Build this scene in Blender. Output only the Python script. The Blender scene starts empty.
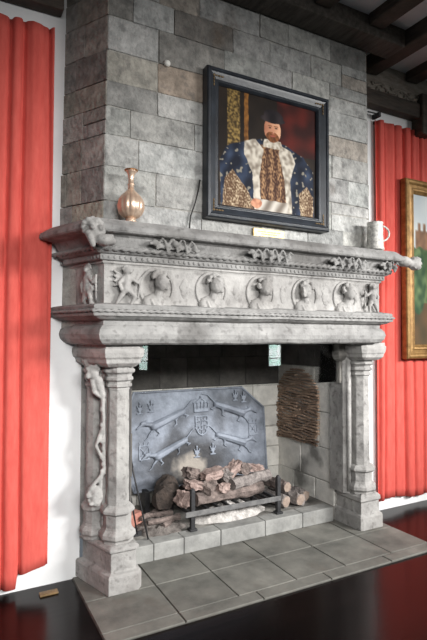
import bpy, bmesh, math, random
from mathutils import Vector, Matrix, noise as mnoise
random.seed(7)
PI = math.pi
S = bpy.context.scene
COL = S.collection

# ------------------------------------------------------------------ camera, world, light, exposure
def make_camera():
    yaw, pitch, roll = (math.radians(a) for a in (28.084, 1.778, 0.1666))
    w = Vector((math.sin(yaw)*math.cos(pitch), math.cos(yaw)*math.cos(pitch), math.sin(pitch)))
    r0 = Vector((math.cos(yaw), -math.sin(yaw), 0)); u0 = r0.cross(w)
    r = r0*math.cos(roll) + u0*math.sin(roll); u = r.cross(w)
    m = Matrix(((r.x, u.x, -w.x, 0), (r.y, u.y, -w.y, 0), (r.z, u.z, -w.z, 1.6), (0, 0, 0, 1)))
    cd = bpy.data.cameras.new('camera'); cd.sensor_width = 36; cd.lens = 500/640*36
    cd.clip_start = .05
    o = bpy.data.objects.new('camera', cd); o.matrix_world = m
    COL.objects.link(o); S.camera = o
make_camera()
W = bpy.data.worlds.new('world'); S.world = W; W.use_nodes = True
W.node_tree.nodes['Background'].inputs[0].default_value = (.80, .90, 1, 1)
W.node_tree.nodes['Background'].inputs[1].default_value = .16
def area(name, loc, target, sx, sy, power, col=(1, .985, .965), spread=180):
    l = bpy.data.lights.new(name, 'AREA'); l.shape = 'RECTANGLE'; l.size = sx; l.size_y = sy
    l.energy = power; l.color = col; l.spread = math.radians(spread)
    o = bpy.data.objects.new(name, l); o.location = loc
    o.rotation_euler = (Vector(target)-Vector(loc)).to_track_quat('-Z', 'Y').to_euler()
    COL.objects.link(o)
area('window_daylight', (5.4, -1.6, 3.15), (2.7, 2.6, 1.2), 3.2, .9, 108, spread=61)
area('far_window_daylight', (.6, -2.6, 3.15), (1.35, 2.6, 1.1), 3.4, .9, 52, spread=61)
S.view_settings.view_transform = 'Standard'; S.view_settings.look = 'None'
S.view_settings.gamma = 1; S.view_settings.use_curve_mapping = False
S.view_settings.exposure = -.12

# ------------------------------------------------------------------ helpers
def tag(o, label=None, cat=None, group=None, kind=None):
    if label: o['label'] = label
    if cat: o['category'] = cat
    if group: o['group'] = group
    if kind: o['kind'] = kind
    return o
def empty(name, loc=(0, 0, 0)):
    o = bpy.data.objects.new(name, None); o.location = loc; o.empty_display_size = .1
    COL.objects.link(o); return o
def obj(name, bm, mats, parent=None, smooth=False, bevel=0, remesh=0):
    me = bpy.data.meshes.new(name)
    bmesh.ops.recalc_face_normals(bm, faces=bm.faces[:])
    if parent is not None:
        bmesh.ops.translate(bm, verts=bm.verts[:], vec=-root_loc(parent))
    bm.to_mesh(me); bm.free()
    for m in (mats if isinstance(mats, (list, tuple)) else [mats]): me.materials.append(m)
    if smooth or remesh:
        for p in me.polygons: p.use_smooth = True
    o = bpy.data.objects.new(name, me); COL.objects.link(o)
    if parent is not None: o.parent = parent
    if remesh:
        md = o.modifiers.new('fuse', 'REMESH'); md.mode = 'VOXEL'; md.voxel_size = remesh; md.use_smooth_shade = True
        sm = o.modifiers.new('smooth', 'SMOOTH'); sm.factor = .5; sm.iterations = 1
    if bevel:
        md = o.modifiers.new('bevel', 'BEVEL'); md.width = bevel; md.segments = 2; md.limit_method = 'ANGLE'
    return o
def root_loc(o):
    v = Vector((0, 0, 0))
    while o is not None:
        v += o.location; o = o.parent
    return v
def struct(name, bm, mats, label=None, **k):
    o = obj(name, bm, mats, None, **k); o['kind'] = 'structure'
    if label: o['label'] = label
    return o
NB = bmesh.new
def box(bm, x0, x1, y0, y1, z0, z1, mi=0):
    vs = [bm.verts.new(p) for p in ((x0,y0,z0),(x1,y0,z0),(x1,y1,z0),(x0,y1,z0),(x0,y0,z1),(x1,y0,z1),(x1,y1,z1),(x0,y1,z1))]
    fs = [bm.faces.new([vs[i] for i in q]) for q in ((0,3,2,1),(4,5,6,7),(0,1,5,4),(1,2,6,5),(2,3,7,6),(3,0,4,7))]
    for f in fs: f.material_index = mi
    return vs, fs
def mbox(bm, c, ux, uy, uz, hx, hy, hz, mi=0):
    c = Vector(c); ux, uy, uz = Vector(ux), Vector(uy), Vector(uz)
    vs = [bm.verts.new(c+ux*hx*sx+uy*hy*sy+uz*hz*sz) for sx, sy, sz in ((-1,-1,-1),(1,-1,-1),(1,1,-1),(-1,1,-1),(-1,-1,1),(1,-1,1),(1,1,1),(-1,1,1))]
    fs = [bm.faces.new([vs[i] for i in q]) for q in ((0,3,2,1),(4,5,6,7),(0,1,5,4),(1,2,6,5),(2,3,7,6),(3,0,4,7))]
    for f in fs: f.material_index = mi
    return vs, fs
def loft(bm, rings, closed=True, caps=True, mi=0):
    R = [[bm.verts.new(p) for p in r] for r in rings]; n = len(R[0])
    for a, b in zip(R, R[1:]):
        for i in range(n if closed else n-1):
            f = bm.faces.new((a[i], a[(i+1) % n], b[(i+1) % n], b[i])); f.material_index = mi
    if caps and closed:
        bm.faces.new(R[0][::-1]).material_index = mi; bm.faces.new(R[-1]).material_index = mi
    return R
def prism(bm, pts, z0, z1, mi=0):
    loft(bm, [[(x, y, z0) for x, y in pts], [(x, y, z1) for x, y in pts]], mi=mi)
def lathe(bm, cx, cy, prof, n=8, rot=0, flute=None):
    rings = []
    for r, z in prof:
        ring = []
        for i in range(n):
            a = 2*PI*i/n + rot
            rr = r*(flute(a, z) if flute else 1)
            ring.append((cx+rr*math.cos(a), cy+rr*math.sin(a), z))
        rings.append(ring)
    loft(bm, rings)
def frame_at(d):
    d = d.normalized(); a = Vector((0, 0, 1)) if abs(d.z) < .9 else Vector((1, 0, 0))
    s = d.cross(a).normalized(); return s, d.cross(s).normalized()
def tube(bm, pts, rad, n=8, mi=0, jit=0, seed=0):
    pts = [Vector(p) for p in pts]; rings = []
    rads = rad if isinstance(rad, (list, tuple)) else [rad]*len(pts)
    s0 = None
    for k, p in enumerate(pts):
        d = (pts[min(k+1, len(pts)-1)]-pts[max(k-1, 0)]).normalized()
        if s0 is None: s0, _ = frame_at(d)
        s0 = (s0-d*s0.dot(d)).normalized(); t = d.cross(s0)
        ring = []
        for i in range(n):
            a = 2*PI*i/n
            q = s0*math.cos(a)+t*math.sin(a)
            j = 1+jit*mnoise.noise(Vector((k*.9+seed*7.3, q.x*1.7, q.y*1.7+q.z)))
            ring.append(p+q*rads[k]*j)
        rings.append(ring)
    loft(bm, rings, mi=mi)
def ball(bm, c, r, sub=2, rot=None, mi=0):
    r = Vector(r) if isinstance(r, (tuple, list)) else Vector((r, r, r))
    M = Matrix.Translation(c) @ (rot.to_4x4() if rot else Matrix.Identity(4)) @ Matrix.Diagonal((*r, 1))
    q = bmesh.ops.create_icosphere(bm, subdivisions=sub, radius=1, matrix=M)
    for v in q['verts']:
        for f in v.link_faces: f.material_index = mi
def cap(bm, a, b, ra, rb, n=10):
    a, b = Vector(a), Vector(b); d = (b-a)
    pts, rads = [], []
    L = d.length; dn = d/L
    for k in range(5):
        t = -PI/2+PI/2*k/4; pts.append(a+dn*ra*math.sin(t)); rads.append(max(ra*math.cos(t), .0008))
    for k in range(5):
        t = PI/2*k/4; pts.append(b+dn*rb*math.sin(t)); rads.append(max(rb*math.cos(t), .0008))
    s, t2 = frame_at(d); rings = []
    for p, r in zip(pts, rads):
        rings.append([p+(s*math.cos(2*PI*i/n)+t2*math.sin(2*PI*i/n))*r for i in range(n)])
    loft(bm, rings)

# ------------------------------------------------------------------ materials
def srgb(r, g, b):
    f = lambda c: (c/255/12.92 if c/255 <= .04045 else ((c/255+.055)/1.055)**2.4)
    return (f(r), f(g), f(b), 1)
def newmat(name):
    m = bpy.data.materials.new(name); m.use_nodes = True
    nt = m.node_tree; return m, nt, nt.nodes['Principled BSDF']
def mat(name, ca, cb, scale=8, rough=.85, bump=.3, detail=8, metal=0, attr=None, bscale=None, dist=.01, stretch=None, stain=None, stain2=None, spec=.4):
    """two-tone noise, optional per-face own colour (attribute), optional stain colour patches"""
    m, nt, b = newmat(name); N, L = nt.nodes, nt.links
    tc = N.new('ShaderNodeTexCoord'); vec = tc.outputs['Object']
    if stretch:
        mp = N.new('ShaderNodeMapping'); mp.inputs['Scale'].default_value = stretch
        L.new(vec, mp.inputs[0]); vec = mp.outputs[0]
    n = N.new('ShaderNodeTexNoise'); n.inputs['Scale'].default_value = scale; n.inputs['Detail'].default_value = detail
    n.inputs['Roughness'].default_value = .65
    L.new(vec, n.inputs['Vector'])
    cr = N.new('ShaderNodeValToRGB'); cr.color_ramp.elements[0].position = .32; cr.color_ramp.elements[1].position = .68
    cr.color_ramp.elements[0].color = ca; cr.color_ramp.elements[1].color = cb
    L.new(n.outputs[0], cr.inputs[0]); c = cr.outputs[0]
    if attr:
        at = N.new('ShaderNodeAttribute'); at.attribute_name = attr
        mx = N.new('ShaderNodeMix'); mx.data_type = 'RGBA'; mx.blend_type = 'MULTIPLY'; mx.inputs[0].default_value = 1
        L.new(c, mx.inputs[6]); L.new(at.outputs[0], mx.inputs[7]); c = mx.outputs[2]
    for stain in [q for q in (stain, stain2) if q]:
        n3 = N.new('ShaderNodeTexNoise'); n3.inputs['Scale'].default_value = stain[1]; n3.inputs['Detail'].default_value = 5
        L.new(tc.outputs['Object'], n3.inputs['Vector'])
        r3 = N.new('ShaderNodeValToRGB'); r3.color_ramp.elements[0].position = stain[2]; r3.color_ramp.elements[1].position = stain[2]+.14
        L.new(n3.outputs[0], r3.inputs[0])
        ml = N.new('ShaderNodeMath'); ml.operation = 'MULTIPLY'; ml.inputs[1].default_value = stain[3]
        L.new(r3.outputs[0], ml.inputs[0])
        mx = N.new('ShaderNodeMix'); mx.data_type = 'RGBA'
        L.new(ml.outputs[0], mx.inputs[0]); L.new(c, mx.inputs[6]); mx.inputs[7].default_value = stain[0]; c = mx.outputs[2]
    L.new(c, b.inputs['Base Color'])
    b.inputs['Roughness'].default_value = rough; b.inputs['Metallic'].default_value = metal
    b.inputs['Specular IOR Level'].default_value = spec
    if bump:
        n2 = N.new('ShaderNodeTexNoise'); n2.inputs['Scale'].default_value = bscale or scale*4; n2.inputs['Detail'].default_value = 10
        L.new(vec, n2.inputs['Vector'])
        bp = N.new('ShaderNodeBump'); bp.inputs['Strength'].default_value = bump; bp.inputs['Distance'].default_value = dist
        L.new(n2.outputs[0], bp.inputs['Height']); L.new(bp.outputs[0], b.inputs['Normal'])
    return m
M = {}
M['stone'] = mat('carved_stone', srgb(132,130,128), srgb(180,178,175), 4, .92, .9, dist=.014, stain=(srgb(92,87,83), 2.6, .55, .5), stain2=(srgb(88,85,83), 24, .56, .5))
M['stone_worn'] = mat('weathered_stone', srgb(112,111,110), srgb(164,163,161), 4, .9, .9, dist=.014, stain=(srgb(80,77,74), 2.6, .54, .55), stain2=(srgb(76,74,72), 22, .56, .5))
M['joint'] = mat('lime_mortar', srgb(136,134,129), srgb(184,181,175), 14, .95, .7)
M['block'] = mat('ashlar_block', srgb(152,152,150), srgb(216,214,211), 11, .92, 1, attr='tint', dist=.02, bscale=30, stain=(srgb(108,88,70), 2.7, .64, .55), stain2=(srgb(98,97,96), 16, .55, .5))
M['fire_stone'] = mat('sooty_stone', srgb(98,96,92), srgb(150,147,141), 6, .95, .6, stain=(srgb(52,50,48), 3.4, .54, .8))
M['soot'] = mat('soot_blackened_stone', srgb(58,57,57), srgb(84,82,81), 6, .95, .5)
M['flag'] = mat('flagstone', srgb(86,86,83), srgb(128,127,122), 3.5, .75, .25, attr='tint', stain=(srgb(92,86,79), 5, .58, .5))
M['plaster'] = mat('white_plaster', srgb(226,227,228), srgb(238,239,239), 3, .9, .2, dist=.006)
M['ceil_plaster'] = mat('grey_ceiling_plaster', srgb(206,212,218), srgb(222,226,230), 4, .9, .2)
M['oak'] = mat('dark_oak', srgb(52,46,41), srgb(86,77,69), 6, .75, .4, stretch=(1, 1, 6))
M['oak_beam'] = mat('dark_oak_beam', srgb(62,57,52), srgb(100,93,86), 5, .75, .5, stretch=(6, 1, 6))
M['oak_grey'] = mat('weathered_oak', srgb(124,116,107), srgb(166,157,146), 5, .8, .4, stretch=(2, 6, 6))
M['curtain'] = mat('red_curtain_cloth', srgb(202,86,78), srgb(218,102,92), 30, .95, .15, bscale=300, dist=.002, spec=.1, stretch=(1, 1, .2))
M['iron'] = mat('cast_iron', srgb(98,104,114), srgb(146,153,165), 5, .6, .4, stain=(srgb(58,60,65), 3.5, .54, .6), metal=.15)
def plate_mat():
    m = mat('fireback_iron', srgb(92,98,108), srgb(146,153,165), 5, .6, .5, stain=(srgb(62,65,71), 3.0, .47, .8), metal=.15, bscale=26)
    nt = m.node_tree; N, L = nt.nodes, nt.links; b = N['Principled BSDF']; prev = b.inputs['Base Color'].links[0].from_socket
    tc = N.new('ShaderNodeTexCoord'); nz_ = N.new('ShaderNodeTexNoise'); nz_.inputs['Scale'].default_value = 9; L.new(tc.outputs['Object'], nz_.inputs[0])
    for cx, cz, r0, r1, colr in ((-.10, .30, .20, .38, srgb(38,36,36)), (-.09, .31, .09, .15, srgb(150,143,134))):   # soot blown up by the fire, ash-white scorch at its middle
        mp = N.new('ShaderNodeMapping'); mp.inputs['Location'].default_value = (-cx, 0, -cz); mp.inputs['Scale'].default_value = (.8, 0, 1); L.new(tc.outputs['Object'], mp.inputs[0])
        ln = N.new('ShaderNodeVectorMath'); ln.operation = 'LENGTH'; L.new(mp.outputs[0], ln.inputs[0])
        ad = N.new('ShaderNodeMath'); ad.operation = 'MULTIPLY_ADD'; L.new(nz_.outputs[0], ad.inputs[0]); ad.inputs[1].default_value = .16; L.new(ln.outputs['Value'], ad.inputs[2])
        mr = N.new('ShaderNodeMapRange'); mr.inputs[1].default_value = r0+.08; mr.inputs[2].default_value = r1+.08; mr.inputs[3].default_value = .9; mr.inputs[4].default_value = 0; L.new(ad.outputs[0], mr.inputs[0])
        mx = N.new('ShaderNodeMix'); mx.data_type = 'RGBA'; L.new(mr.outputs[0], mx.inputs[0]); L.new(prev, mx.inputs[6]); mx.inputs[7].default_value = colr; prev = mx.outputs[2]
    L.new(prev, b.inputs['Base Color']); return m
M['plate'] = plate_mat()
M['grey_iron'] = mat('dusty_grey_iron', srgb(74,74,76), srgb(118,117,116), 14, .7, .4)
M['black_iron'] = mat('black_wrought_iron', srgb(30,30,32), srgb(56,56,58), 12, .6, .4)
M['frame_black'] = mat('blue_black_frame', srgb(24,28,34), srgb(44,50,58), 10, .38, .1, spec=.6)
M['gilt'] = mat('gilt_frame', srgb(112,82,44), srgb(168,132,82), 14, .45, .3, metal=.4)
M['dull_gold'] = mat('dull_gold', srgb(92,74,48), srgb(132,108,72), 40, .5, .2)
M['brass'] = mat('brass_plaque', srgb(206,176,110), srgb(226,200,140), 30, .45, .05, metal=.3)
M['copper'] = mat('rosy_copper', srgb(214,180,154), srgb(234,210,188), 18, .34, .15, metal=.6, bscale=60)
M['copper_dark'] = mat('dark_copper_rim', srgb(160,112,74), srgb(190,140,98), 18, .35, .1, metal=.8)
M['pewter'] = mat('pale_pewter', srgb(150,150,146), srgb(232,230,224), 42, .5, .5, metal=.15, bscale=55, dist=.008)
M['tile'] = mat('firebrick_tile', srgb(126,106,92), srgb(182,160,142), 12, .95, .6, attr='tint')
M['ash'] = mat('wood_ash', srgb(140,136,132), srgb(212,208,204), 25, 1, .9)
M['grey_ash'] = mat('grey_ash', srgb(84,79,76), srgb(134,127,122), 25, 1, .9)
M['log'] = mat('charred_log', srgb(74,66,63), srgb(140,126,120), 16, .95, .9, dist=.012)
M['log_pink'] = mat('scorched_wood', srgb(112,94,88), srgb(172,152,145), 18, .95, .9, dist=.012)
M['log_black'] = mat('charcoal', srgb(30,27,26), srgb(74,64,58), 14, .95, .9, dist=.012)
M['log_grey'] = mat('grey_bark', srgb(96,90,88), srgb(152,144,140), 22, .95, .9, dist=.012)
M['log_end'] = mat('sawn_log_end', srgb(120,104,94), srgb(160,144,132), 30, .95, .4)
M['pinkbrick'] = mat('pink_brick', srgb(156,106,94), srgb(186,134,120), 14, .95, .5)
M['black_cable'] = mat('black_cable', srgb(26,25,24), srgb(40,38,36), 10, .6, 0)
M['white_plastic'] = mat('white_plastic', srgb(228,226,220), srgb(240,238,232), 10, .4, 0)
M['panelling'] = mat('dark_panelling', srgb(50,47,44), srgb(80,76,72), 5, .7, .2, stretch=(6, 6, 1))

def floor_mat():
    m, nt, b = newmat('dark_floorboards'); N, L = nt.nodes, nt.links
    tc = N.new('ShaderNodeTexCoord')
    br = N.new('ShaderNodeTexBrick'); br.inputs['Scale'].default_value = 1
    br.inputs['Brick Width'].default_value = 3.2; br.inputs['Row Height'].default_value = .19; br.inputs['Mortar Size'].default_value = .004
    br.inputs['Color1'].default_value = srgb(17,12,12); br.inputs['Color2'].default_value = srgb(24,17,17); br.inputs['Mortar'].default_value = srgb(12,10,10)
    L.new(tc.outputs['Object'], br.inputs['Vector'])
    mp = N.new('ShaderNodeMapping'); mp.inputs['Scale'].default_value = (1.5, 14, 1); L.new(tc.outputs['Object'], mp.inputs[0])
    n = N.new('ShaderNodeTexNoise'); n.inputs['Scale'].default_value = 2; n.inputs['Detail'].default_value = 8; L.new(mp.outputs[0], n.inputs[0])
    mx = N.new('ShaderNodeMix'); mx.data_type = 'RGBA'; mx.blend_type = 'MULTIPLY'; mx.inputs[0].default_value = .6
    L.new(br.outputs[0], mx.inputs[6]); L.new(n.outputs[0], mx.inputs[7]); L.new(mx.outputs[2], b.inputs['Base Color'])
    b.inputs['Roughness'].default_value = .2; b.inputs['Specular IOR Level'].default_value = .2
    bp = N.new('ShaderNodeBump'); bp.inputs['Strength'].default_value = .12; bp.inputs['Distance'].default_value = .004
    L.new(n.outputs[0], bp.inputs['Height']); L.new(bp.outputs[0], b.inputs['Normal'])
    return m
def glass_mat():
    m, nt, b = newmat('smoky_glass'); N, L = nt.nodes, nt.links
    nt.nodes.remove(b); out = N['Material Output']
    tr = N.new('ShaderNodeBsdfTransparent'); tr.inputs[0].default_value = (.985, .99, .988, 1)
    gl = N.new('ShaderNodeBsdfGlossy'); gl.inputs['Roughness'].default_value = .02; gl.inputs[0].default_value = (1, 1, 1, 1)
    fr = N.new('ShaderNodeFresnel'); fr.inputs[0].default_value = 1.55
    ma = N.new('ShaderNodeMath'); ma.operation = 'MULTIPLY_ADD'; ma.inputs[1].default_value = 1.0; ma.inputs[2].default_value = .01
    L.new(fr.outputs[0], ma.inputs[0])
    mx = N.new('ShaderNodeMixShader'); L.new(ma.outputs[0], mx.inputs[0]); L.new(tr.outputs[0], mx.inputs[1]); L.new(gl.outputs[0], mx.inputs[2])
    L.new(mx.outputs[0], out.inputs[0]); return m
def paint_mat(name, rough=.5):
    m, nt, b = newmat(name)
    at = nt.nodes.new('ShaderNodeAttribute'); at.attribute_name = 'paint'
    nt.links.new(at.outputs[0], b.inputs['Base Color']); b.inputs['Roughness'].default_value = rough; b.inputs['Specular IOR Level'].default_value = .15
    return m
def emit_mat(name, ca, cb, strength):
    m, nt, b = newmat(name); N, L = nt.nodes, nt.links
    tc = N.new('ShaderNodeTexCoord'); n = N.new('ShaderNodeTexNoise'); n.inputs['Scale'].default_value = 3
    L.new(tc.outputs['Object'], n.inputs[0])
    cr = N.new('ShaderNodeValToRGB'); cr.color_ramp.elements[0].color = ca; cr.color_ramp.elements[1].color = cb
    cr.color_ramp.elements[0].position = .4; cr.color_ramp.elements[1].position = .6
    L.new(n.outputs[0], cr.inputs[0])
    L.new(cr.outputs[0], b.inputs['Emission Color']); b.inputs['Emission Strength'].default_value = strength
    b.inputs['Base Color'].default_value = (0, 0, 0, 1)
    return m
M['floor'] = floor_mat(); M['glass'] = glass_mat(); M['paint'] = paint_mat('oil_paint', .62)
M['sky_pane'] = emit_mat('daylit_window_pane', srgb(190,225,215), srgb(245,250,250), 6)

# ------------------------------------------------------------------ the room
WY = 3.375                       # plaster wall
bm = NB(); box(bm, -3.2, 9, -3.5, 3.6, -.12, 0); struct('floor', bm, M['floor'], 'dark polished floorboards')
def quadwall(name, x0, x1, z0, z1, m):
    bm = NB(); box(bm, x0, x1, WY, WY+.25, z0, z1); return struct(name, bm, m)
quadwall('wall_left', -3.2, .80, 0, 4.2, M['plaster'])
quadwall('wall_right', 3.12, 9, 0, 4.2, M['plaster'])
bm = NB(); box(bm, -3.2, 9, -3.5, 4.3, 4.125, 4.27); struct('ceiling', bm, M['ceil_plaster'])

# opposite wall with its narrow windows (they show as reflections in the glass)
bm = NB(); box(bm, -3.2, 9, -3.65, -3.42, 0, 4.18); struct('wall_front', bm, M['panelling'])
for k, (x0, x1) in enumerate(((3.54, 3.73), (6.79, 7.14))):
    e = empty('window_%d' % (k+1), ((x0+x1)/2, -3.4, .9)); e['kind'] = 'structure'
    bm = NB(); box(bm, x0, x1, -3.405, -3.395, .88, 2.0); obj('window_pane', bm, M['sky_pane'], e)
    bm = NB()
    for a in (x0-.05, x1): box(bm, a, a+.05, -3.42, -3.36, .71, 2.05)
    for a in (.71, 2.0): box(bm, x0, x1, -3.42, -3.36, a, a+.05)
    box(bm, x0, x1, -3.41, -3.38, 1.05, 1.07)
    obj('window_frame', bm, M['oak'], e, bevel=.004)

# timber: main beam, joists, wall timbers
def beam(name, x0, x1, y0, y1, z0, z1, m, label, cat='beam', group=None, kind='structure'):
    bm = NB(); n = 10
    long_x = (x1-x0) > (y1-y0)
    rings = []
    for k in range(n+1):
        t = k/n; j = lambda s: .006*mnoise.noise(Vector((t*5, s*3.1, x0+y0+z0)))
        if long_x:
            x = x0+(x1-x0)*t; rings.append([(x, y0+j(1), z0+j(2)), (x, y1, z0+j(3)), (x, y1, z1), (x, y0+j(4), z1)])
        else:
            y = y0+(y1-y0)*t; rings.append([(x0+j(1), y, z0+j(2)), (x1+j(3), y, z0+j(4)), (x1+j(5), y, z1), (x0+j(6), y, z1)])
    loft(bm, rings); o = obj(name, bm, m, None, bevel=.012)
    o['kind'] = kind; o['label'] = label
    return o
beam('trim_1', -3.2, 3.30, 2.83, 3.038, 3.975, 4.14, M['oak_beam'], 'dark oak main beam crossing in front of the chimney breast')
jx = [-2.9, -2.42, -1.94, -1.46, -.98, -.5, -.02, .46, .94, 1.42, 1.88, 2.34, 2.88, 3.30, 3.84, 4.32, 4.8, 5.3, 5.8, 6.3]
for k, x in enumerate(jx):
    far = 2.826 if x < 3.2 else 3.30
    beam('trim_%d' % (k+2), x, x+.15, -3.42, far, 4.04 if x != 3.30 else 3.99, 4.14, M['oak'], 'dark oak ceiling joist')
# timbers on the plaster wall above the curtains
for nm, x0, x1 in (('left', -3.2, .64), ('right', 3.08, 9)):
    beam('trim_rail_'+nm, x0, x1, 3.27, WY, 3.71, 3.85, M['oak'], 'dark oak rail above the curtain')
    beam('trim_board_'+nm, x0, x1, 3.31, WY, 3.945, 4.14, M['oak_grey'], 'weathered oak board under the ceiling')
    e = empty('trim_carving_'+nm, ((x0+x1)/2, 3.3, 3.85)); e['kind'] = 'structure'
    bm = NB(); box(bm, x0, x1, 3.30, WY, 3.85, 3.945)
    obj('carved_board', bm, M['oak_grey'], e, bevel=.006)
    bm = NB()
    xs = [x0+.06*i for i in range(int((x1-x0)/.06))]
    xs = [x for x in xs if -1 < x < 5.2]
    tube(bm, [(x, 3.297, 3.9+.028*math.sin(x*22)) for x in xs for _ in (0,)], .011, 6)
    for i, x in enumerate(xs):
        s = 1 if i % 2 else -1
        ball(bm, (x+.02, 3.295, 3.9+s*.016), (.024, .014, .012), 1, Matrix.Rotation(s*.8, 3, 'Y'))
        ball(bm, (x-.012, 3.297, 3.9-s*.026), (.011, .011, .011), 1)
    obj('vine_carving', bm, M['oak_grey'], e, smooth=True)
beam('trim_post', 4.0, 4.16, 3.24, WY, 3.55, 3.945, M['oak'], 'dark oak post head at the right of the frame')

# ------------------------------------------------------------------ chimney breast
BY = 3.04; SP = .32              # front plane of the breast, splay of its returns (dx/dy)
def tint_layer(bm): return bm.loops.layers.float_color.get('tint') or bm.loops.layers.float_color.new('tint')
def paint(fs, lay, c):
    for f in fs:
        for l in f.loops: l[lay] = (*c, 1)
ZS = [2.2, 2.44, 2.66, 2.86, 3.04, 3.2, 3.4, 3.62, 3.8, 3.975]
bm = NB(); lay = tint_layer(bm)
bl, br_ = .845, 3.088
SB = .57            # front corners at shelf level
# mortar core
def plan(z, g): # slight batter
    t = (z-2.2)/1.8; return (bl+.028*t+g, br_-.03*t-g)
core = []
for z in (1.57, 4.14):
    a, b = plan(max(z, 2.2), .008)
    core.append([(a, BY+.006, z), (b, BY+.006, z), (b+SB*.33, BY+.33, z), (b+SB*.33, 4.3, z), (a-SB*.33, 4.3, z), (a-SB*.33, BY+.33, z)])
_, = [0]
R = loft(bm, core)
for f in bm.faces:
    f.material_index = 1
    for l in f.loops: l[lay] = (1, 1, 1, 1)
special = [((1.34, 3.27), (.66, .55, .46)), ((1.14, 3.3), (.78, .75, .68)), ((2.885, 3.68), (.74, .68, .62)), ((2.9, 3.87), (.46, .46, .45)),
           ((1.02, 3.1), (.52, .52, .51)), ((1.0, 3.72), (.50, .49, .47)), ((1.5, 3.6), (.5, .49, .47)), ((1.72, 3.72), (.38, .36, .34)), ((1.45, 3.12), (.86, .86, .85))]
rb = random.Random(21)
for c in range(len(ZS)-1):
    z0, z1 = ZS[c]+.0025, ZS[c+1]-.0025
    a, b = plan(z0, 0)
    x = a-.0; first = True
    while x < b-.02:
        wd = rb.uniform(.24, .52) if not first else rb.choice((.16, .22, .34))
        if b-(x+wd) < .2: wd = b-x
        zz = [(z0, z1)]
        if rb.random() < .16 and not first: zm = z0+(z1-z0)*rb.uniform(.4, .6); zz = [(z0, zm-.004), (zm+.004, z1)]
        for (p, q) in zz:
            g = rb.uniform(.66, .86)
            tc = (g*rb.uniform(.97, 1.0), g, g*rb.uniform(.97, 1.01))
            if rb.random() < .08: tc = (g*.92, g*.84, g*.76)
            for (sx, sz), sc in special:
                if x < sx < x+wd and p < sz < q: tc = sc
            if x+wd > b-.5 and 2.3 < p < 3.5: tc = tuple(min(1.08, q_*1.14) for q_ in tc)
            o = rb.uniform(-.005, .001)
            xb = x+wd-(.002 if x+wd < b-.01 else 0)
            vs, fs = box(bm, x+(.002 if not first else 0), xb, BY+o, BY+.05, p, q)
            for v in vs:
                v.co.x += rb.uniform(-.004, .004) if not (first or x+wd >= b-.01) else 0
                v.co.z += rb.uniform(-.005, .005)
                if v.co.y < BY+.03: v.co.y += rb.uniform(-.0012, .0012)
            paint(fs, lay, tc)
        x += wd; first = False
    # left and right returns
    for side in (-1, 1):
        x0 = a if side < 0 else b
        d = Vector((side*SB, 1, 0)).normalized(); nrm = Vector((side*1, -SB, 0)).normalized()
        t, L = (0, (WY-BY)*math.sqrt(1+SB*SB)+.02)
        k = 0
        while t < L-.01:
            wd = rb.choice((.14, .19, .26, .3)) if k else rb.choice((.12, .2, .28))
            wd = min(wd, L-t)
            zz = [(z0, z1)]
            if rb.random() < .12: zm = (z0+z1)/2; zz = [(z0, zm-.004), (zm+.004, z1)]
            for p, q in zz:
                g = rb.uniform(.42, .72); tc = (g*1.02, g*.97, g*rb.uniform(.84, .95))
                cpos = Vector((x0, BY, (p+q)/2))+d*(t+wd/2)+nrm*(-.02+rb.uniform(-.002, .002))
                vs, fs = mbox(bm, cpos, d, nrm, (0, 0, 1), wd/2-(.002 if t > 0 else 0), .024, (q-p)/2)
                for v in vs: v.co.z += rb.uniform(-.002, .002)
                paint(fs, lay, tc)
            t += wd; k += 1
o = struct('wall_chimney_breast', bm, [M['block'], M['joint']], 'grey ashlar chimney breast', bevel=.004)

# ------------------------------------------------------------------ firebox
FX0, FX1, FY = 1.10, 2.98, 4.17
def block_face(name, org, ux, nz, length, zs, mats, seed, tone=(.7, 1), skip=None, thick=.05):
    """ashlar facing on a vertical plane: org + ux*s, facing nz"""
    rr = random.Random(seed); bm = NB(); lay = tint_layer(bm)
    ux, nz = Vector(ux), Vector(nz); org = Vector(org)
    vs, fs = mbox(bm, org+ux*length/2+Vector((0, 0, (zs[0]+zs[-1])/2))-nz*.06, ux, nz, (0, 0, 1), length/2, .05, (zs[-1]-zs[0])/2, 1)
    paint(fs, lay, (1, 1, 1))
    for a, b in zip(zs, zs[1:]):
        s = 0
        while s < length-.01:
            w = rr.uniform(.22, .42)
            if length-s-w < .15: w = length-s
            g = rr.uniform(*tone)
            c = org+ux*(s+w/2)+Vector((0, 0, (a+b)/2))+nz*rr.uniform(-.03, -.022)
            vs, fs = mbox(bm, c, ux, nz, (0, 0, 1), w/2-.004, .026, (b-a)/2-.004)
            for v in vs: v.co.z += rr.uniform(-.004, .004)
            paint(fs, lay, (g, g*.99, g*.96)); s += w
    return struct(name, bm, mats, bevel=.006)
M['fire_block'] = mat('firebox_block', srgb(198,197,194), srgb(236,234,230), 7, .95, .6, attr='tint', stain=(srgb(62,60,57), 3.5, .56, .75))
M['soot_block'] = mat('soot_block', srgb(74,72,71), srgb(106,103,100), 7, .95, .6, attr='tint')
block_face('wall_firebox_right', (FX1, 4.2, 0), (0, -1, 0), (-1, 0, 0), .84, [.1, .31, .60, .92, 1.32], [M['fire_block'], M['joint']], 3, (.85, 1.15))
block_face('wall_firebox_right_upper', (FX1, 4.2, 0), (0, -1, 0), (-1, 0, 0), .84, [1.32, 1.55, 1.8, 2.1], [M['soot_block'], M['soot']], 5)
block_face('wall_firebox_left', (FX0, 3.2, 0), (0, 1, 0), (1, 0, 0), 1.0, [.1, .36, .66, .95, 1.25, 1.5, 1.8, 2.1], [M['soot_block'], M['soot']], 4, (.8, 1.2))
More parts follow.
